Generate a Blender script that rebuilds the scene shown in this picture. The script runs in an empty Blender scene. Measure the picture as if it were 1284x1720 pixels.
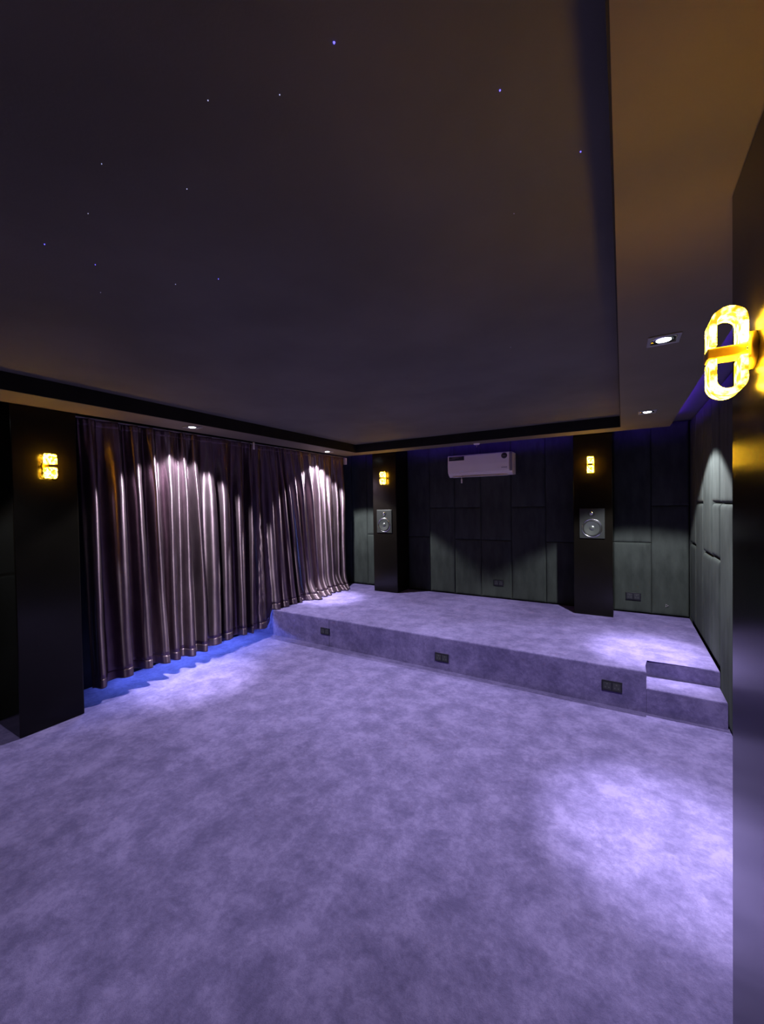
import bpy, bmesh, math, random
from mathutils import Vector, Matrix, noise

S = bpy.context.scene
COL = S.collection
rnd = random.Random(7)

# ------------------------------------------------------------------ camera, world, exposure
EYE = 1.6
YAW, PITCH, ROLL, FPX = -0.5386, -0.0183, -0.0165, 677.44
_f = Vector((math.sin(YAW)*math.cos(PITCH), math.cos(YAW)*math.cos(PITCH), math.sin(PITCH)))
_r0 = Vector((math.cos(YAW), -math.sin(YAW), 0)); _u0 = _r0.cross(_f)
_r = math.cos(ROLL)*_r0 + math.sin(ROLL)*_u0
_u = -math.sin(ROLL)*_r0 + math.cos(ROLL)*_u0
cd = bpy.data.cameras.new('camera'); cam = bpy.data.objects.new('camera', cd); COL.objects.link(cam)
m3 = Matrix((_r, _u, -_f)).transposed()
cam.matrix_world = Matrix.Translation((0, 0, EYE)) @ m3.to_4x4()
cd.sensor_fit = 'VERTICAL'; cd.sensor_height = 36.0; cd.lens = FPX*36.0/1720.0
cd.clip_start = 0.02; cd.clip_end = 60
S.camera = cam

wd = bpy.data.worlds.new('world'); S.world = wd; wd.use_nodes = True
wd.node_tree.nodes['Background'].inputs[0].default_value = (0.5, 0.5, 0.6, 1)
wd.node_tree.nodes['Background'].inputs[1].default_value = 0.002
S.view_settings.view_transform = 'Standard'; S.view_settings.look = 'None'
S.view_settings.gamma = 1.0; S.view_settings.use_curve_mapping = False
S.view_settings.exposure = 0.0
S.cycles.use_denoising = True
S.cycles.max_bounces = 8
S.cycles.sample_clamp_indirect = 4.0

# lamp strengths (W) and colours
WIDE_W, CORE_W = 205.0, 520.0
WIDE_ANG, CORE_ANG = math.radians(108), math.radians(33)
COOL = (0.93, 0.96, 1.0)
AMBER = (1.0, 0.54, 0.022)
SCONCE_E, COVE_E, FLOOR_LED_E = 88.0, 36.0, 190.0

# ------------------------------------------------------------------ room dimensions (m)
ZS, ZC = 2.347, 2.461            # soffit underside, tray ceiling
ZP, ZT = 0.314, 0.1905           # platform top, step tread
XWL, XWR = -4.12, 0.661          # wall faces
YWB, YWF = 5.483, -2.6
XLF, XRF, YF = -3.28, -0.014, 4.783      # tray edges
XLS, XRS, YS = -3.64, 0.4155, 5.037      # soffit outer edges
XPANEL, YPANEL = 0.621, 5.443            # padded panel faces
YP, YT, XN = 3.588, 3.853, 0.146         # platform front, step back, notch

# ------------------------------------------------------------------ materials
def mat(name, base=(0.5, 0.5, 0.5), rough=0.6, metal=0.0, spec=0.5, emit=None, estr=0.0, coat=0.0, sheen=0.0):
    m = bpy.data.materials.new(name); m.use_nodes = True
    b = m.node_tree.nodes['Principled BSDF']
    b.inputs['Base Color'].default_value = (*base, 1); b.inputs['Roughness'].default_value = rough
    b.inputs['Metallic'].default_value = metal; b.inputs['Specular IOR Level'].default_value = spec
    b.inputs['Coat Weight'].default_value = coat; b.inputs['Sheen Weight'].default_value = sheen
    if emit:
        b.inputs['Emission Color'].default_value = (*emit, 1); b.inputs['Emission Strength'].default_value = estr
    return m

def noisy(m, c1, c2, scale, detail=6, lo=0.35, hi=0.65, bump=0.0, bscale=None, dist=0.01, stretch=(1, 1, 1), rough2=0.55):
    nt = m.node_tree; N = nt.nodes; L = nt.links; b = N['Principled BSDF']
    tc = N.new('ShaderNodeTexCoord'); mp = N.new('ShaderNodeMapping'); mp.inputs['Scale'].default_value = stretch
    L.new(tc.outputs['Object'], mp.inputs['Vector'])
    n = N.new('ShaderNodeTexNoise'); n.inputs['Scale'].default_value = scale; n.inputs['Detail'].default_value = detail
    n.inputs['Roughness'].default_value = rough2
    L.new(mp.outputs[0], n.inputs['Vector'])
    r = N.new('ShaderNodeValToRGB'); r.color_ramp.elements[0].position = lo; r.color_ramp.elements[1].position = hi
    r.color_ramp.elements[0].color = (*c1, 1); r.color_ramp.elements[1].color = (*c2, 1)
    L.new(n.outputs['Fac'], r.inputs['Fac']); L.new(r.outputs[0], b.inputs['Base Color'])
    if bump:
        n2 = N.new('ShaderNodeTexNoise'); n2.inputs['Scale'].default_value = bscale or scale*8; n2.inputs['Detail'].default_value = 4
        L.new(mp.outputs[0], n2.inputs['Vector'])
        bp = N.new('ShaderNodeBump'); bp.inputs['Strength'].default_value = bump; bp.inputs['Distance'].default_value = dist
        L.new(n2.outputs['Fac'], bp.inputs['Height']); L.new(bp.outputs[0], b.inputs['Normal'])
    return m, r, n

def carpet_material():
    m = mat('lavender_carpet', rough=1.0, spec=0.1, sheen=0.25)
    nt = m.node_tree; N = nt.nodes; L = nt.links; b = N['Principled BSDF']
    b.inputs['Sheen Tint'].default_value = (0.6, 0.5, 1, 1)
    tc = N.new('ShaderNodeTexCoord')
    warp = N.new('ShaderNodeTexNoise'); warp.inputs['Scale'].default_value = 5; warp.inputs['Detail'].default_value = 3
    L.new(tc.outputs['Object'], warp.inputs['Vector'])
    mixv = N.new('ShaderNodeMix'); mixv.data_type = 'VECTOR'; mixv.inputs[0].default_value = 0.05
    L.new(tc.outputs['Object'], mixv.inputs[4]); L.new(warp.outputs['Color'], mixv.inputs[5])
    def nz(s, d, r):
        n = N.new('ShaderNodeTexNoise'); n.inputs['Scale'].default_value = s; n.inputs['Detail'].default_value = d
        n.inputs['Roughness'].default_value = r; L.new(mixv.outputs[1], n.inputs['Vector']); return n
    a, c, e = nz(6.5, 7, 0.7), nz(34, 6, 0.74), nz(420, 2, 0.6)
    ad = N.new('ShaderNodeMath'); ad.operation = 'MULTIPLY_ADD'; ad.inputs[1].default_value = 0.58
    L.new(a.outputs['Fac'], ad.inputs[0])
    mu = N.new('ShaderNodeMath'); mu.operation = 'MULTIPLY'; mu.inputs[1].default_value = 0.3
    L.new(c.outputs['Fac'], mu.inputs[0]); L.new(mu.outputs[0], ad.inputs[2])
    ad2 = N.new('ShaderNodeMath'); ad2.operation = 'MULTIPLY_ADD'; ad2.inputs[1].default_value = 0.12
    L.new(e.outputs['Fac'], ad2.inputs[0]); L.new(ad.outputs[0], ad2.inputs[2])
    r = N.new('ShaderNodeValToRGB'); el = r.color_ramp.elements
    el[0].position = 0.41; el[0].color = (0.098, 0.076, 0.2, 1)
    el[1].position = 0.595; el[1].color = (0.2, 0.156, 0.365, 1)
    mid = el.new(0.5); mid.color = (0.142, 0.11, 0.272, 1)
    L.new(ad2.outputs[0], r.inputs['Fac']); L.new(r.outputs[0], b.inputs['Base Color'])
    bp = N.new('ShaderNodeBump'); bp.inputs['Strength'].default_value = 0.55; bp.inputs['Distance'].default_value = 0.02
    L.new(ad.outputs[0], bp.inputs['Height'])
    bp2 = N.new('ShaderNodeBump'); bp2.inputs['Strength'].default_value = 0.25; bp2.inputs['Distance'].default_value = 0.004
    L.new(e.outputs['Fac'], bp2.inputs['Height']); L.new(bp.outputs[0], bp2.inputs['Normal'])
    L.new(bp2.outputs[0], b.inputs['Normal'])
    return m

M = {}
M['carpet'] = carpet_material()
M['panel'] = noisy(mat('dark_grey_suede', rough=0.95, spec=0.15), (0.032, 0.037, 0.035), (0.052, 0.059, 0.056), 9, bump=0.12, bscale=60, stretch=(1, 1, 0.35))[0]
M['wall'] = noisy(mat('dark_wall_fabric', rough=0.95, spec=0.15), (0.022, 0.024, 0.024), (0.03, 0.032, 0.032), 7, bump=0.05)[0]
M['ceiling'] = noisy(mat('charcoal_ceiling_fabric', rough=0.85, spec=0.25), (0.122, 0.121, 0.1), (0.155, 0.153, 0.127), 1.6, bump=0.05, bscale=120)[0]
M['soffit'] = noisy(mat('charcoal_soffit_paint', rough=0.7, spec=0.3), (0.165, 0.145, 0.1), (0.19, 0.167, 0.117), 2, bump=0.02)[0]
M['fascia'] = noisy(mat('black_trim', rough=0.6, spec=0.2), (0.008, 0.008, 0.009), (0.012, 0.012, 0.013), 5)[0]
M['pillar'] = noisy(mat('black_lacquer', rough=0.2, spec=0.24), (0.005, 0.004, 0.003), (0.0065, 0.0052, 0.004), 4)[0]
M['curtain'] = noisy(mat('mauve_satin', rough=0.5, metal=0.85, spec=0.6), (0.15, 0.1, 0.13), (0.2, 0.14, 0.175), 14, bump=0.05, bscale=55, dist=0.008, stretch=(1, 1, 0.4))[0]
def satin(m):
    N = m.node_tree.nodes; b = N['Principled BSDF']; b.inputs['Anisotropic'].default_value = 0.9
    v = N.new('ShaderNodeCombineXYZ'); v.inputs[2].default_value = 1.0
    m.node_tree.links.new(v.outputs[0], b.inputs['Tangent'])
satin(M['curtain'])
M['white'] = noisy(mat('white_plastic', rough=0.35, spec=0.5), (0.86, 0.8, 0.76), (0.9, 0.84, 0.8), 3)[0]
M['grey'] = mat('grey_plastic', (0.22, 0.2, 0.22), 0.5)
M['navy'] = mat('navy_sticker', (0.015, 0.018, 0.035), 0.4)
M['badge'] = mat('dark_badge', (0.03, 0.025, 0.03), 0.4)
M['black'] = mat('black_plastic', (0.008, 0.008, 0.01), 0.35)
M['dark_grey'] = mat('dark_grey_plastic', (0.03, 0.03, 0.034), 0.4)
M['bezel'] = mat('speaker_plate', (0.026, 0.028, 0.027), 0.4)
M['cone'] = mat('speaker_cone', (0.1, 0.107, 0.104), 0.3, metal=0.5)
M['rubber'] = mat('rubber_surround', (0.012, 0.012, 0.012), 0.5)
M['chrome'] = mat('chrome', (0.7, 0.72, 0.72), 0.18, metal=1.0)
M['pin'] = mat('socket_pin', (0.075, 0.075, 0.08), 0.5)
M['trim_metal'] = mat('downlight_trim', (0.45, 0.45, 0.46), 0.35, metal=0.5)
M['brass'] = noisy(mat('brushed_brass', rough=0.45, metal=0.35), (0.7, 0.46, 0.1), (0.8, 0.54, 0.14), 30)[0]
M['lens'] = mat('lamp_lens', (0.8, 0.8, 0.8), 0.4, emit=(0.93, 0.98, 1.0), estr=14)
M['cove_led'] = mat('violet_led', (0.1, 0.05, 0.5), 0.5, emit=(0.12, 0.03, 1.0), estr=COVE_E)
M['floor_led'] = mat('blue_led', (0.1, 0.1, 0.5), 0.5, emit=(0.2, 0.36, 1.0), estr=FLOOR_LED_E)
M['star_blue'] = mat('star_blue', (0.1, 0.1, 0.5), 0.5, emit=(0.12, 0.1, 1.0), estr=3.0)
M['star_white'] = mat('star_white', (0.3, 0.3, 0.5), 0.5, emit=(0.6, 0.6, 1.0), estr=0.8)

def crystal_material():
    m = mat('amber_crystal_glow', (0.9, 0.6, 0.1), 0.2)
    nt = m.node_tree; N = nt.nodes; L = nt.links; b = N['Principled BSDF']
    tc = N.new('ShaderNodeTexCoord'); v = N.new('ShaderNodeTexNoise'); v.inputs['Scale'].default_value = 55; v.inputs['Detail'].default_value = 3
    L.new(tc.outputs['Object'], v.inputs['Vector'])
    r = N.new('ShaderNodeValToRGB'); e = r.color_ramp.elements
    e[0].position = 0.42; e[0].color = (0.014, 0.014, 0.014, 1); e[1].position = 0.66; e[1].color = (1, 1, 1, 1)
    L.new(v.outputs['Fac'], r.inputs['Fac'])
    mu = N.new('ShaderNodeMath'); mu.operation = 'MULTIPLY'; mu.inputs[1].default_value = SCONCE_E
    L.new(r.outputs[0], mu.inputs[0]); L.new(mu.outputs[0], b.inputs['Emission Strength'])
    b.inputs['Emission Color'].default_value = (*AMBER, 1)
    return m
M['crystal'] = crystal_material()

# ------------------------------------------------------------------ helpers
def obj(name, bm, m, parent=None, loc=(0, 0, 0), smooth=False):
    me = bpy.data.meshes.new(name)
    bmesh.ops.recalc_face_normals(bm, faces=bm.faces)
    if smooth:
        for f in bm.faces: f.smooth = True
    bm.to_mesh(me); bm.free()
    for x in (m if isinstance(m, (list, tuple)) else [m]): me.materials.append(x)
    o = bpy.data.objects.new(name, me); COL.objects.link(o); o.location = loc
    if parent: o.parent = parent
    return o

def box(bm, x0, x1, y0, y1, z0, z1, bev=0.0, seg=2):
    vs = [bm.verts.new(p) for p in ((x0, y0, z0), (x1, y0, z0), (x1, y1, z0), (x0, y1, z0), (x0, y0, z1), (x1, y0, z1), (x1, y1, z1), (x0, y1, z1))]
    fs = [bm.faces.new([vs[i] for i in q]) for q in ((0, 3, 2, 1), (4, 5, 6, 7), (0, 1, 5, 4), (1, 2, 6, 5), (2, 3, 7, 6), (3, 0, 4, 7))]
    if bev:
        es = list({e for f in fs for e in f.edges})
        bmesh.ops.bevel(bm, geom=es, offset=bev, segments=seg, profile=0.5, affect='EDGES')
    return bm

def B(*a, **k):
    return box(bmesh.new(), *a, **k)

def lathe(prof, seg=40, axis='Y', bm=None, at=(0, 0, 0)):
    """prof: (radius, height) pairs spun about an axis"""
    bm = bm or bmesh.new(); rings = []
    for r, h in prof:
        ring = []
        n = 1 if r < 1e-6 else seg
        for i in range(n):
            a = 2*math.pi*i/seg; c, s = r*math.cos(a), r*math.sin(a)
            p = (c, h, s) if axis == 'Y' else ((c, s, h) if axis == 'Z' else (h, c, s))
            ring.append(bm.verts.new(Vector(p)+Vector(at)))
        rings.append(ring)
    for a, b in zip(rings, rings[1:]):
        for i in range(seg):
            j = (i+1) % seg
            if len(a) == 1 and len(b) == 1: continue
            if len(a) == 1: bm.faces.new((a[0], b[i], b[j]))
            elif len(b) == 1: bm.faces.new((a[i], b[0], a[j]))
            else: bm.faces.new((a[i], b[i], b[j], a[j]))
    return bm

def tube(pts, r, seg=10, bm=None):
    bm = bm or bmesh.new(); pts = [Vector(p) for p in pts]; rings = []
    for i, p in enumerate(pts):
        t = (pts[min(i+1, len(pts)-1)]-pts[max(i-1, 0)]).normalized()
        a = t.orthogonal().normalized() if i == 0 else (rings[-1][1]-t*rings[-1][1].dot(t)).normalized()
        b = t.cross(a)
        rings.append(([bm.verts.new(p+r*(math.cos(2*math.pi*k/seg)*a+math.sin(2*math.pi*k/seg)*b)) for k in range(seg)], a))
    for (A, _), (Bq, _) in zip(rings, rings[1:]):
        for k in range(seg): bm.faces.new((A[k], A[(k+1) % seg], Bq[(k+1) % seg], Bq[k]))
    bm.faces.new(rings[0][0]); bm.faces.new(rings[-1][0])
    return bm

def thing(name, label, cat, loc=(0, 0, 0), rz=0.0, group=None):
    o = bpy.data.objects.new(name, None); COL.objects.link(o); o.empty_display_size = 0.05
    o.location = loc; o.rotation_euler = (0, 0, rz); tag(o, label, cat, group)
    return o

def tag(o, label, cat, group=None):
    o['label'] = label; o['category'] = cat
    if group: o['group'] = group
    return o

def struct(name, bm, m):
    o = obj(name, bm, m); o['kind'] = 'structure'; return o

# ------------------------------------------------------------------ the room
struct('floor', B(-4.2, 0.75, YWF-0.1, YWB+0.1, -0.1, 0), M['carpet'])
struct('ceiling', B(-4.2, 0.75, YWF-0.1, YWB+0.1, ZC, ZC+0.1), M['ceiling'])
struct('wall_back', B(-4.2, 0.75, YWB, YWB+0.1, 0, ZC), M['wall'])
bm = B(XWL-0.1, XWL, YWF, YWB, 0, ZC)
struct('wall_left', bm, M['wall'])
struct('wall_right', B(XWR, XWR+0.1, YWF, YWB, 0, ZC), M['wall'])
struct('wall_front', B(-4.2, 0.75, YWF-0.1, YWF, 0, ZC), M['wall'])
# padded cladding of the near left wall, mirrored in the lacquer of the near pillar
bm = bmesh.new()
for y0 in (-0.1, 0.49, 1.08):
    for z0, z1 in ((0.0, 1.1), (1.11, ZS)):
        box(bm, XWL, XWL+0.045, y0-0.585, y0-0.0, z0, z1, 0.014)
struct('trim_5', bm, M['panel'])
# dropped soffit ring round the raised tray
bm = bmesh.new()
box(bm, XLS, XLF, YWF, YS, ZS, ZC-0.0005)
box(bm, XLF, XRF, YF, YS, ZS, ZC-0.0005)
box(bm, XRF, XRS, YWF, YS, ZS, ZC-0.0005)
box(bm, XLF, XRF, YWF, YWF+0.35, ZS, ZC-0.0005)
struct('trim_1', bm, M['soffit'])
struct('trim_2', B(XLF, XLF+0.005, YWF+0.355, YF-0.005, ZS+0.0015, ZC-0.001), M['fascia'])
struct('trim_3', B(XLF, XRF, YF-0.005, YF, ZS+0.0015, ZC-0.001), M['fascia'])
struct('trim_4', B(XRF-0.005, XRF, YWF+0.355, YF-0.005, ZS+0.0015, ZC-0.001), M['fascia'])

# ------------------------------------------------------------------ raised platform with a notch step
def prism_xy(pts, z0, z1, bev=0.0, seg=3):
    bm = bmesh.new()
    lo = [bm.verts.new((x, y, z0)) for x, y in pts]; hi = [bm.verts.new((x, y, z1)) for x, y in pts]
    bm.faces.new(lo[::-1]); top = bm.faces.new(hi)
    n = len(pts)
    for i in range(n): bm.faces.new((lo[i], lo[(i+1) % n], hi[(i+1) % n], hi[i]))
    if bev:
        bmesh.ops.bevel(bm, geom=list(top.edges), offset=bev, segments=seg, profile=0.5, affect='EDGES')
    return bm
plat = thing('raised_platform', 'low lavender carpeted platform across the back of the room', 'platform', (0, 0, 0))
obj('deck', prism_xy([(XWL+0.004, YP), (XN, YP), (XN, YT), (XPANEL-0.002, YT), (XPANEL-0.002, YPANEL-0.003), (XWL+0.004, YPANEL-0.003)], 0.0, ZP, 0.014), M['carpet'], plat)
obj('step', prism_xy([(XN+0.001, YP), (XPANEL-0.002, YP), (XPANEL-0.002, YT-0.001), (XN+0.001, YT-0.001)], 0.0, ZT, 0.012), M['carpet'], plat)
# carpet joint down the front face
obj('carpet_seam', B(-2.874, -2.869, YP-0.002, YP-0.0002, 0.002, ZP-0.016), mat('seam_thread', (0.1, 0.085, 0.19), 0.9), plat)

# ------------------------------------------------------------------ padded wall panels
def pad(w, h, rim0=0.45, g=0.006, t=0.04):
    """cushion panel in its own frame: x across, z up, front at y=-t"""
    bm = bmesh.new(); nx = nz = 14
    grid = []
    def prof(u):   # 0..1 -> inset of the surface near the rim
        return 1-(1-min(1, u))**3
    for i in range(nx+1):
        row = []
        for k in range(nz+1):
            def sp(q, n, L):
                e = [0, .006, .014, .026, .045]
                if q < 5: return min(e[q], L*0.4)
                if q > n-5: return L-min(e[n-q], L*0.4)
                a, b = e[4], L-e[4]
                return a+(b-a)*(q-4)/(n-8)
            x = g/2+sp(i, nx, w-g); z = g/2+sp(k, nz, h-g)
            d = min(x-g/2, w-g/2-x, z-g/2, h-g/2-z)/0.035
            y = -t*(rim0+(1-rim0)*prof(d))
            row.append(bm.verts.new((x, y, z)))
        grid.append(row)
    for i in range(nx):
        for k in range(nz): bm.faces.new((grid[i][k], grid[i+1][k], grid[i+1][k+1], grid[i][k+1]))
    rim = [grid[i][0] for i in range(nx+1)]+[grid[nx][k] for k in range(1, nz+1)]+[grid[i][nz] for i in range(nx-1, -1, -1)]+[grid[0][k] for k in range(nz-1, 0, -1)]
    back = [bm.verts.new((v.co.x, -0.001, v.co.z)) for v in rim]
    n = len(rim)
    for i in range(n): bm.faces.new((rim[i], back[i], back[(i+1) % n], rim[(i+1) % n]))
    bm.faces.new(back)
    return bm

def back_panel(x0, x1, z0, z1, label):
    o = obj('wall_panel', pad(x1-x0, z1-z0, 0.74, 0.004), M['panel'], loc=(x0, YWB, z0), smooth=True)
    tag(o, label, 'wall panel', 'padded panels on the back wall')
def right_panel(y0, y1, z0, z1, label):
    o = obj('wall_panel', pad(y1-y0, z1-z0), M['panel'], loc=(XWR, y1, z0), smooth=True)
    o.rotation_euler = (0, 0, -math.pi/2)
    tag(o, label, 'wall panel', 'padded panels on the right wall')
ZB, ZTOP = 0.316, 2.455
back_panel(-4.11, -3.84, ZB, ZTOP, 'dark padded wall panel in the back left corner, partly behind the curtain end')
back_panel(-3.84, -3.537, ZB, ZTOP, 'tall dark padded wall panel beside the curtain, left of the left rear pillar')
back_panel(-3.537, -3.2, ZB, 1.125, 'lower dark padded panel touching the left side of the left rear pillar')
back_panel(-3.537, -3.2, 1.125, ZTOP, 'upper dark padded panel touching the left side of the left rear pillar')
cols = [(-2.80, -2.44, 1.115, 'first column right of the left rear pillar'),
        (-2.44, -2.053, 1.54, 'second column right of the left rear pillar, under the air conditioner\'s left end'),
        (-1.674, -1.266, 1.095, 'column under the air conditioner\'s right end'),
        (-1.266, -0.84, 1.54, 'column just right of the air conditioner'),
        (-0.84, -0.487, 1.095, 'column touching the left side of the right rear pillar'),
        (-0.094, 0.275, 1.119, 'column touching the right side of the right rear pillar')]
for x0, x1, zs, w in cols:
    back_panel(x0, x1, ZB, zs, 'lower dark padded wall panel, '+w)
    back_panel(x0, x1, zs, ZTOP, 'upper dark padded wall panel, '+w)
back_panel(-2.053, -1.674, ZB, 1.095, 'lower dark padded wall panel below the middle of the air conditioner')
back_panel(-2.053, -1.674, 1.095, 1.54, 'short middle dark padded panel below the middle of the air conditioner')
back_panel(-2.053, -1.674, 1.54, ZTOP, 'upper dark padded wall panel directly behind the middle of the air conditioner')
back_panel(0.275, XPANEL-0.005, ZB, 1.535, 'lower dark padded wall panel in the back right corner')
back_panel(0.275, XPANEL-0.005, 1.535, ZTOP, 'upper dark padded wall panel in the back right corner')
rcols = [(5.03, 5.43, 1.135, ZB, 'first column from the back corner'),
         (4.62, 5.03, 1.565, ZB, 'second column from the back corner'),
         (4.2, 4.62, 1.13, ZB, 'third column from the back corner'),
         (3.885, 4.2, 1.14, ZB, 'column above the inner edge of the step'),
         (3.45, 3.885, 1.567, 0.005, 'column beside the step, nearest the black pillar')]
for y0, y1, zs, zb, w in rcols:
    right_panel(y0, y1, zb, zs, 'lower padded panel on the right wall, '+w)
    if w.startswith('column above'):
        right_panel(y0, y1, zs, 1.57, 'short middle padded panel on the right wall, '+w)
        zs = 1.57
    right_panel(y0, y1, zs, ZTOP, 'upper padded panel on the right wall, '+w)

# ------------------------------------------------------------------ pillars
def pillar(x0, x1, y0, y1, z0, z1, label):
    w = thing('pillar', label, 'pillar', ((x0+x1)/2, (y0+y1)/2, z0))
    hx, hy = (x1-x0)/2, (y1-y0)/2
    obj('shaft', B(-hx, hx, -hy, hy, 0, z1-z0, 0.007, 3), M['pillar'], w)
    return w
pillar(XWL+0.002, -3.633, 1.087, 1.482, 0, ZS, 'black lacquered pillar at the left edge, before the curtains')
pillar(0.2345, XWR-0.002, 0.92, 1.315, 0, ZS, 'glossy black pillar at the right edge of the photo')
pillar(-3.2, -2.80, 5.095, YWB-0.002, ZP, ZC-0.001, 'left black pillar on the platform, next to the curtain end')
pillar(-0.487, -0.094, 5.095, YWB-0.002, ZP, ZC-0.001, 'right black pillar on the platform, right of the air conditioner')

# ------------------------------------------------------------------ downlights
def downlight(x, y, label, dim=1.0):
    t = thing('downlight', label, 'downlight', (x, y, ZS), 0, 'square recessed downlights in the soffit')
    h, i = 0.064, 0.05
    bm = bmesh.new()
    for a in ((-h, h, -h, -i), (-h, h, i, h), (-h, -i, -i, i), (i, h, -i, i)):
        box(bm, *a, -0.007, -0.0005, 0.0015, 1)
    obj('trim_frame', bm, M['trim_metal'], t)
    obj('lens', lathe([(0, -0.0075), (0.024, -0.007), (0.03, -0.005), (0.03, -0.001)], 32, 'Z'), M['lens'], t, smooth=True)
    obj('reflector', lathe([(0.0302, -0.004), (0.049, -0.006), (0.049, -0.001)], 32, 'Z'), M['chrome'], t, smooth=True)
    for nm, pw, an, bl in (('wide_beam', WIDE_W, WIDE_ANG, 0.2), ('core_beam', CORE_W, CORE_ANG, 1.0)):
        ld = bpy.data.lights.new(nm, 'SPOT'); ld.energy = pw*dim; ld.spot_size = an; ld.spot_blend = bl
        ld.color = COOL; ld.shadow_soft_size = 0.025
        o = bpy.data.objects.new(nm, ld); COL.objects.link(o); o.parent = t; o.location = (0, 0, -0.036)
downlight(-3.417, 2.32, 'lit square downlight over the near curtain')
downlight(-3.505, 4.42, 'lit downlight over the far curtain end, in the left soffit')
downlight(-3.417, 0.3, 'dimmer square downlight in the left soffit, nearer than the black pillar', 0.26)
downlight(0.167, 2.30, 'nearest lit square downlight in the right soffit')
downlight(0.182, 4.09, 'lit downlight in the right soffit, above the platform')

# ------------------------------------------------------------------ amber wall sconces
def half_link(top, w=0.05, hh=0.07, band=0.062, th=0.0115, r=0.031):
    """U band in the plane across the wall; y = distance from wall (negative out), extruded along x"""
    bm = bmesh.new(); pts = []
    n = 28
    # centre line: legs at y=-0.02 and y=-0.02-w
    yc = -0.02-w/2; ro = w/2; s = 1 if top else -1
    pts.append((yc+ro, 0.0))
    for i in range(n+1):
        a = math.pi*i/n
        pts.append((yc+ro*math.cos(a), s*(hh-ro+ro*math.sin(a))))
    pts.append((yc-ro, 0.0))
    prof = []
    for i, p in enumerate(pts):
        a = pts[max(i-1, 0)]; b = pts[min(i+1, len(pts)-1)]
        tx, tz = b[0]-a[0], b[1]-a[1]; l = math.hypot(tx, tz); nx, nz = -tz/l, tx/l
        prof.append(((p[0]+nx*th/2, p[1]+nz*th/2), (p[0]-nx*th/2, p[1]-nz*th/2)))
    rings = []
    for (o, i_) in prof:
        rings.append([bm.verts.new((x, q[0], q[1])) for x, q in ((-band/2, o), (band/2, o), (band/2, i_), (-band/2, i_))])
    for A, C in zip(rings, rings[1:]):
        for k in range(4): bm.faces.new((A[k], A[(k+1) % 4], C[(k+1) % 4], C[k]))
    bm.faces.new(rings[0]); bm.faces.new(rings[-1])
    return bm
def sconce(loc, rz, label):
    t = thing('wall_sconce', label, 'wall light', loc, rz, 'amber wall sconces on the pillars')
    u = obj('upper_ring', half_link(True), M['crystal'], t, (0, 0, 0.014))
    l = obj('lower_ring', half_link(False), M['crystal'], t, (0, 0, -0.014))
    obj('cross_bar', B(-0.023, 0.023, -0.079, -0.012, -0.0115, 0.0115, 0.003), M['brass'], t)
    obj('back_plate', lathe([(0, -0.014), (0.034, -0.014), (0.038, -0.010), (0.038, -0.0005), (0, -0.0005)], 36, 'Y'), M['brass'], t, smooth=True)
    obj('screw', lathe([(0, -0.017), (0.004, -0.0165), (0.005, -0.0142)], 12, 'Y', at=(0.02, 0, 0)), M['chrome'], t, smooth=True)
    return t
sconce((-3.633, 1.293, 1.921), math.pi/2, 'lit amber ring sconce on the left foreground pillar')
sconce((0.2345, 1.118, 1.907), -math.pi/2, 'large lit amber ring sconce on the near right pillar')
sconce((-2.995, 5.095, 1.985), 0, 'lit amber sconce on the left rear pillar by the curtain')
sconce((-0.307, 5.095, 2.007), 0, 'lit amber sconce on the right rear pillar, right of the air conditioner')

# ------------------------------------------------------------------ speakers set in the rear pillars
def speaker(loc, label):
    t = thing('wall_speaker', label, 'speaker', loc, 0, 'speakers on the rear pillars')
    w, h = 0.252, 0.335
    obj('face_plate', B(-w/2, w/2, -0.012, -0.0005, -h/2, h/2, 0.003), M['bezel'], t)
    z = -0.052
    obj('woofer_ring', lathe([(0.105, -0.0125), (0.103, -0.018), (0.097, -0.019), (0.093, -0.0125)], 48, 'Y', at=(0, 0, z)), M['chrome'], t, smooth=True)
    obj('surround', lathe([(0.094, -0.0125), (0.088, -0.021), (0.080, -0.020), (0.076, -0.0135)], 48, 'Y', at=(0, 0, z)), M['rubber'], t, smooth=True)
    wf = obj('woofer_cone', lathe([(0.078, -0.0225), (0.06, -0.0185), (0.04, -0.015), (0.031, -0.0135), (0.028, -0.0125)], 48, 'Y', at=(0, 0, z)), M['cone'], t, smooth=True)
    obj('dust_cap', lathe([(0, -0.0245), (0.012, -0.0235), (0.022, -0.0195), (0.03, -0.014)], 32, 'Y', at=(0, 0, z)), M['cone'], wf, smooth=True)
    obj('tweeter_ring', lathe([(0.036, -0.0125), (0.034, -0.017), (0.026, -0.016), (0.022, -0.0125)], 36, 'Y', at=(-0.002, 0, 0.115)), M['rubber'], t, smooth=True)
    obj('tweeter_dome', lathe([(0, -0.024), (0.008, -0.0235), (0.015, -0.020), (0.02, -0.0125)], 28, 'Y', at=(-0.002, 0, 0.115)), M['chrome'], t, smooth=True)
speaker((-3.004, 5.095, 1.354), 'built-in speaker on the left rear pillar')
speaker((-0.298, 5.095, 1.35), 'built-in speaker on the right rear pillar')

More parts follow.
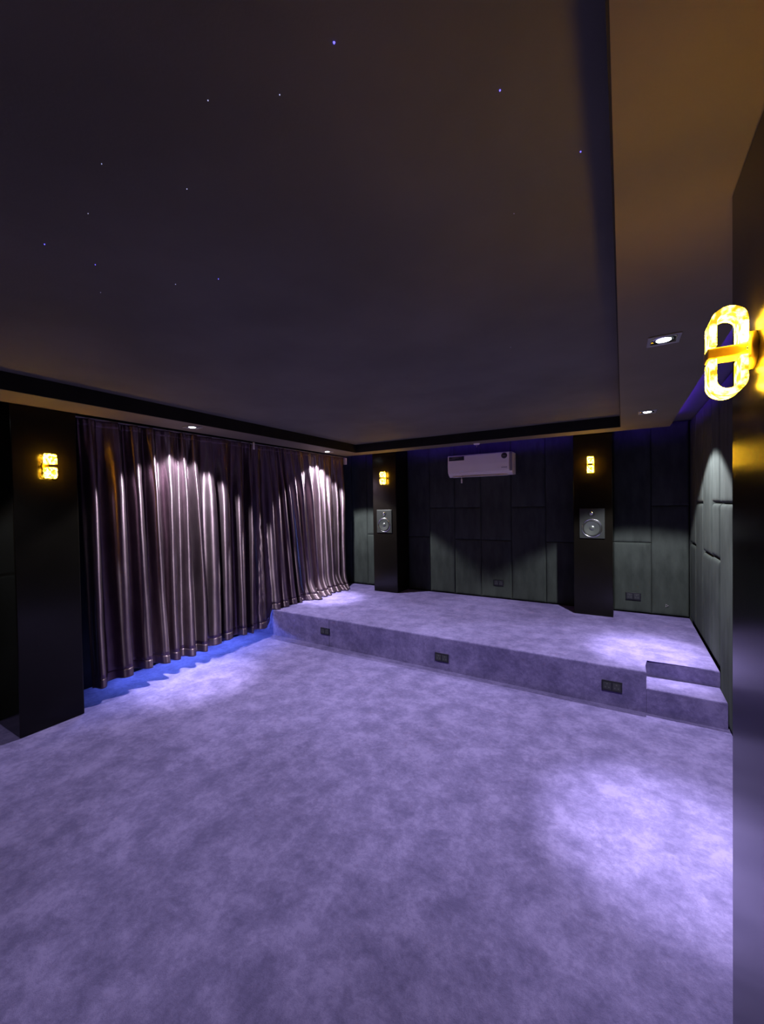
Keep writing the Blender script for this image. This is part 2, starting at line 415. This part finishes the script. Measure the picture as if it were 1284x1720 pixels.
# ------------------------------------------------------------------ split air conditioner
def profile_x(pts, x0, x1, bev=0.0):
    """pts: (y, z) outline extruded along x"""
    bm = bmesh.new()
    a = [bm.verts.new((x0, y, z)) for y, z in pts]; b = [bm.verts.new((x1, y, z)) for y, z in pts]
    bm.faces.new(a); bm.faces.new(b[::-1]); n = len(pts)
    for i in range(n): bm.faces.new((a[i], a[(i+1) % n], b[(i+1) % n], b[i]))
    if bev: bmesh.ops.bevel(bm, geom=list(bm.edges), offset=bev, segments=2, profile=0.5, affect='EDGES')
    return bm
ac = thing('air_conditioner', 'white split air conditioner high on the dark back wall', 'air conditioner', (-1.63, YPANEL, 1.955))
AW = 0.43
obj('body', profile_x([(-0.002, 0.01), (-0.15, 0.0), (-0.2, 0.035), (-0.205, 0.27), (-0.19, 0.292), (-0.002, 0.292)], -AW, AW, 0.008), M['white'], ac, smooth=False)
obj('front_panel', profile_x([(-0.204, 0.048), (-0.216, 0.054), (-0.22, 0.16), (-0.216, 0.285), (-0.2, 0.294), (-0.19, 0.2925)], -AW+0.002, AW-0.036, 0.004), M['white'], ac)
obj('end_cap', profile_x([(-0.203, 0.05), (-0.21, 0.06), (-0.212, 0.27), (-0.2, 0.288)], AW-0.032, AW+0.003, 0.003), M['grey'], ac)
obj('air_flap', B(-AW+0.06, AW-0.06, -0.196, -0.15, -0.004, 0.004, 0.003), M['white'], ac).rotation_euler = (0.0, 0, 0)
st = obj('sticker', B(-AW+0.02, -AW+0.235, -0.2225, -0.2185, 0.222, 0.276, 0.001), M['navy'], ac)
for k, (a, b, z) in enumerate(((0.05, 0.2, 0.266), (0.07, 0.16, 0.254), (0.03, 0.11, 0.244))):
    obj('print_line', B(-AW+a, -AW+b, -0.2232, -0.2224, z, z+0.004), M['grey'], st)
bd = obj('badge', lathe([(0, -0.224), (0.034, -0.2235), (0.037, -0.22), (0.037, -0.216)], 36, 'Y', at=(0.335, 0, 0.245)), M['badge'], ac, smooth=True)
obj('badge_print', B(0.318, 0.352, -0.2252, -0.2239, 0.24, 0.249), M['grey'], bd)
bm = bmesh.new()
for k in range(6): box(bm, 0.3+k*0.0125, 0.308+k*0.0125, -0.2206, -0.2182, 0.093, 0.103)
obj('maker_mark', bm, M['grey'], ac)
tg = obj('hang_tag', tube([(-0.24, -0.221, 0.075), (-0.237, -0.224, 0.045), (-0.235, -0.218, 0.0), (-0.233, -0.214, -0.03)], 0.003, 8), M['white'], ac, smooth=True)
obj('tag_card', B(-0.243, -0.224, -0.2175, -0.2145, -0.085, -0.03, 0.001), M['white'], tg)
obj('tape', B(-0.262, -0.205, -0.2228, -0.2178, 0.066, 0.083, 0.001), mat('clear_tape', (0.9, 0.9, 0.9), 0.12), ac)

# small round fitting on the soffit above the air conditioner
t = thing('ceiling_sensor', 'small pale round ceiling fitting above the air conditioner', 'sensor', (-1.572, 4.975, ZS))
obj('base', lathe([(0, -0.016), (0.03, -0.015), (0.038, -0.008), (0.04, -0.0005)], 32, 'Z'), M['white'], t, smooth=True)
obj('stem', lathe([(0, -0.045), (0.007, -0.044), (0.007, -0.03), (0.004, -0.028), (0.004, -0.015)], 16, 'Z'), M['grey'], t, smooth=True)

# ------------------------------------------------------------------ sockets
def socket(loc, w, h, label, rz=0):
    t = thing('wall_socket', label, 'socket', loc, rz, 'black double sockets')
    obj('plate', B(-w/2, w/2, -0.009, -0.0003, -h/2, h/2, 0.002), M['black'], t)
    for s in (-1, 1):
        q = obj('insert', B(s*w*0.23-w*0.19, s*w*0.23+w*0.19, -0.0115, -0.0085, -h*0.34, h*0.34, 0.0015), M['dark_grey'], t)
        bm = bmesh.new(); x = s*w*0.23
        for dx, dz in ((0, 0.016), (-0.012, -0.01), (0.012, -0.01)):
            lathe([(0.0048, -0.0114), (0.0042, -0.0124), (0, -0.0124)], 12, 'Y', bm, (x+dx, 0, dz))
        obj('pin_holes', bm, M['pin'], q)
    return t
socket((-2.925, YP, 0.166), 0.13, 0.075, 'black double socket at the curtain end of the platform front')
socket((-1.5, YP, 0.122), 0.138, 0.08, 'black double socket in the middle of the platform front')
socket((-0.08, YP, 0.155), 0.14, 0.08, 'black double socket on the platform front next to the step')
socket((0.098, YPANEL-0.0005, 0.498), 0.15, 0.085, 'black socket low on the back wall right of the right rear pillar')
socket((-1.44, YPANEL-0.0005, 0.522), 0.13, 0.08, 'black socket low on the back wall below the air conditioner')
t = thing('cable_outlet', 'tiny cable outlet low on the back right corner panel', 'outlet', (0.414, YPANEL, 0.425))
obj('plate', lathe([(0, -0.006), (0.018, -0.006), (0.021, -0.003), (0.021, -0.0003)], 3, 'Y'), M['grey'], t)
obj('hole', lathe([(0, -0.0072), (0.006, -0.007), (0.007, -0.0058)], 12, 'Y'), M['black'], t)

# ------------------------------------------------------------------ curtains
XC = -3.735
def curtain(y0, y1, b0, b1, label, seed, zb, nf, amp=0.042, pool=0.0, crumple=None):
    R = random.Random(seed)
    H = ZS-0.012
    nodes_t, nodes_b, ampn = [], [], []
    cuts = [0.0]
    for i in range(2*nf): cuts.append(cuts[-1]+R.uniform(0.45, 1.5))
    tot = cuts[-1]; base = [c/tot for c in cuts]
    for i, c in enumerate(base):
        nodes_t.append(y0+(y1-y0)*c)
        edge = 0 if i in (0, len(base)-1) else 1
        nodes_b.append(b0+(b1-b0)*c+edge*R.uniform(-0.03, 0.03))
        ampn.append(R.uniform(0.5, 1.15))
    drift = [R.uniform(0, 6.28) for _ in base]
    sub = 7; NZ = 56
    S_ = [(i, k/sub) for i in range(len(base)-1) for k in range(sub)]+[(len(base)-2, 1.0)]
    def pt(i, f, t):
        g = t**0.9
        def node(j):
            y = nodes_t[j]*(1-g)+nodes_b[j]*g+(0.012*math.sin(drift[j]+3.5*t)*min(1, 3*t) if 0 < j < len(base)-1 else 0)
            env = 0.34+0.66*min(1, t/0.28)
            env *= 1.0+0.12*math.sin(drift[j]*2+5*t)
            s = 1 if j % 2 else -1
            x = s*amp*ampn[j]*env
            return y, x
        (ya, xa), (yb, xb) = node(i), node(i+1)
        w = (1-math.cos(math.pi*f))/2
        x = xa+(xb-xa)*w; y = ya+(yb-ya)*(f+0.10*math.sin(2*math.pi*f)*min(1, t*2))
        yy = (nodes_t[i]+(nodes_t[i+1]-nodes_t[i])*f)
        # pinch pleats under the heading
        pl = max(0.0, 1-t/0.16)
        x += 0.010*pl*math.sin(2*math.pi*yy/0.042)
        zbot = zb(y, (i+f)/(len(base)-1))
        z = H-(H-zbot)*t
        if pool and t > 0.86 and y > YP+0.03:
            q = (t-0.86)/0.14
            x += pool*q*q*(0.6+0.8*noise.noise((y*5, seed, 0)))
            y += 0.012*q*noise.noise((y*7, seed+3.3, 1))
        x += 0.006*noise.noise((y*9, t*7, seed))*min(1, t*3)
        if crumple:
            d = math.exp(-((y-crumple)/0.07)**2)*min(1, max(0, (t-0.3)*3))
            x += 0.016*d*noise.noise((y*26, z*16, seed*1.7)); y += 0.012*d*noise.noise((y*20, z*18, seed*2.9))
        return (XC+x, y, z)
    def sheet(ts, off=0.0):
        bm = bmesh.new(); G = []
        for t in ts:
            row = []
            for (i, f) in S_:
                x, y, z = pt(i, f, t); row.append(bm.verts.new((x+off, y, z)))
            G.append(row)
        for a, b in zip(G, G[1:]):
            for k in range(len(S_)-1): bm.faces.new((a[k], a[k+1], b[k+1], b[k]))
        return bm
    c = thing('curtain', label, 'curtain', (XC, (y0+y1)/2, min(zb(y0, 0), zb(y1, 1))), 0, 'satin curtains along the left wall')
    inv = Vector(c.location)
    def place(o): o.location = -inv; return o
    th = 0.965
    ts = [i/NZ*th for i in range(NZ+1)]
    d = place(obj('drape', sheet(ts), M['curtain'], c, smooth=True))
    h = place(obj('hem', sheet([th+(1-th)*k/6 for k in range(7)], 0.0012), M['curtain'], c, smooth=True))
    k = place(obj('heading', sheet([0, 0.008, 0.016, 0.024], 0.0035), M['curtain'], c, smooth=True))
    for o in (d, h, k):
        md = o.modifiers.new('thickness', 'SOLIDIFY'); md.thickness = 0.002; md.offset = -1
    return c
curtain(1.53, 3.277, 1.60, 3.277, 'long mauve satin curtain with blue light under its hem, nearest the left pillar', 11,
        lambda y, s: 0.14+0.02*math.sin(y*7), 11, amp=0.07)
curtain(3.288, 3.842, 3.292, 4.098, 'middle mauve satin curtain, part on the floor and part bunched on the platform edge', 23,
        lambda y, s: 0.135 if y < YP-0.05 else (ZP+0.006 if y > YP-0.012 else 0.135+(ZP-0.129)*(y-YP+0.05)/0.038), 5, amp=0.05, pool=0.03, crumple=3.36)
curtain(3.850, 5.11, 4.106, 5.09, 'far mauve satin curtain pooling on the platform beside the back wall', 37,
        lambda y, s: ZP+0.006+0.004*abs(math.sin(y*30)), 8, amp=0.055, pool=0.17)
rail = thing('curtain_rail', 'curtain rail with white ends under the left soffit edge', 'curtain rail', (XC, 3.3, ZS))
obj('track', B(-0.018, 0.018, -1.8, 1.83, -0.011, -0.001, 0.003), M['grey'], rail)
obj('end_cap', B(0.0, 0.045, 1.80, 1.835, -0.115, -0.012, 0.005), M['white'], rail)
obj('bracket', B(0.066, 0.076, -0.05, -0.025, -0.085, -0.003, 0.003), M['white'], rail)

# ------------------------------------------------------------------ LED strips
def led_strip(kind, a, b, out, z, label):
    # cove tapes get an unseen black lip, added to block their downward light
    t = thing('led_strip', label, 'light strip', ((a[0]+b[0])/2, (a[1]+b[1])/2, z))
    hx, hy = abs(b[0]-a[0])/2, abs(b[1]-a[1])/2
    ox, oy = out
    def slab(d0, d1, z0, z1):
        x0, x1 = (-hx, hx) if hx else sorted((ox*d0, ox*d1)); y0, y1 = (-hy, hy) if hy else sorted((oy*d0, oy*d1))
        return B(x0, x1, y0, y1, z0, z1)
    obj('glow_tape', slab(0.0015, 0.006, 0.0, 0.018), M[kind], t)
    if kind == 'cove_led': obj('light_block', slab(0.001, 0.036 if hx else 0.028, -0.006, -0.002), M['fascia'], t)
led_strip('floor_led', (XWL, 1.85), (XWL, 3.45), (1, 0), 0.26, 'blue light strip glowing on the floor behind the near curtain')
led_strip('cove_led', (XLS, YS), (XRS, YS), (0, 1), ZC-0.03, 'violet light strip hidden in the cove along the back wall')
led_strip('cove_led', (XRS, 1.4), (XRS, YS-0.05), (1, 0), ZC-0.03, 'violet light strip hidden in the cove along the right wall')

# ------------------------------------------------------------------ star points in the tray ceiling
stars = [(-0.457, 0.619, 1.5, 'b', 'largest blue star light, near the top centre of the dark ceiling'),
         (-0.216, 0.87, 1.2, 'b', 'blue star light at upper right on the dark ceiling'),
         (-0.749, 0.564, 0.8, 'w', 'pale star light left of its near twin in the upper ceiling'),
         (-0.612, 0.635, 0.8, 'w', 'pale star light right of its near twin in the upper ceiling'),
         (-0.085, 1.124, 1.2, 'b', 'blue star light close to the right soffit edge'),
         (-1.111, 0.525, 0.7, 'w', 'faint white star light alone at upper left of the ceiling'),
         (-1.006, 0.685, 0.8, 'w', 'pale star light midway across the left half of the ceiling'),
         (-1.331, 0.589, 0.6, 'w', 'faintest star light on the left, above the leftmost blue one'),
         (-1.603, 0.581, 1.2, 'b', 'leftmost blue star light on the ceiling'),
         (-1.589, 0.721, 0.9, 'b', 'small blue star light just right of the leftmost one'),
         (-1.473, 0.945, 1.0, 'w', 'white star light, left one of the lower pair on the ceiling'),
         (-1.304, 1.009, 1.0, 'b', 'blue star light, right one of the lower pair on the ceiling'),
         (-1.776, 0.822, 0.7, 'w', 'faint star light lowest at the left of the ceiling'),
         (-0.274, 1.254, 0.6, 'w', 'faint star light in the warm right part of the ceiling'),
         (-0.53, 2.306, 0.7, 'w', 'faint star light farthest back on the ceiling')]
for x, y, s, c, lab in stars:
    o = obj('star_light', lathe([(0, -0.003), (0.0011*s, -0.002), (0.0014*s, -0.0003)], 12, 'Z'), M['star_blue' if c == 'b' else 'star_white'], loc=(x, y, ZC))
    tag(o, lab, 'star light', 'star lights in the dark ceiling')
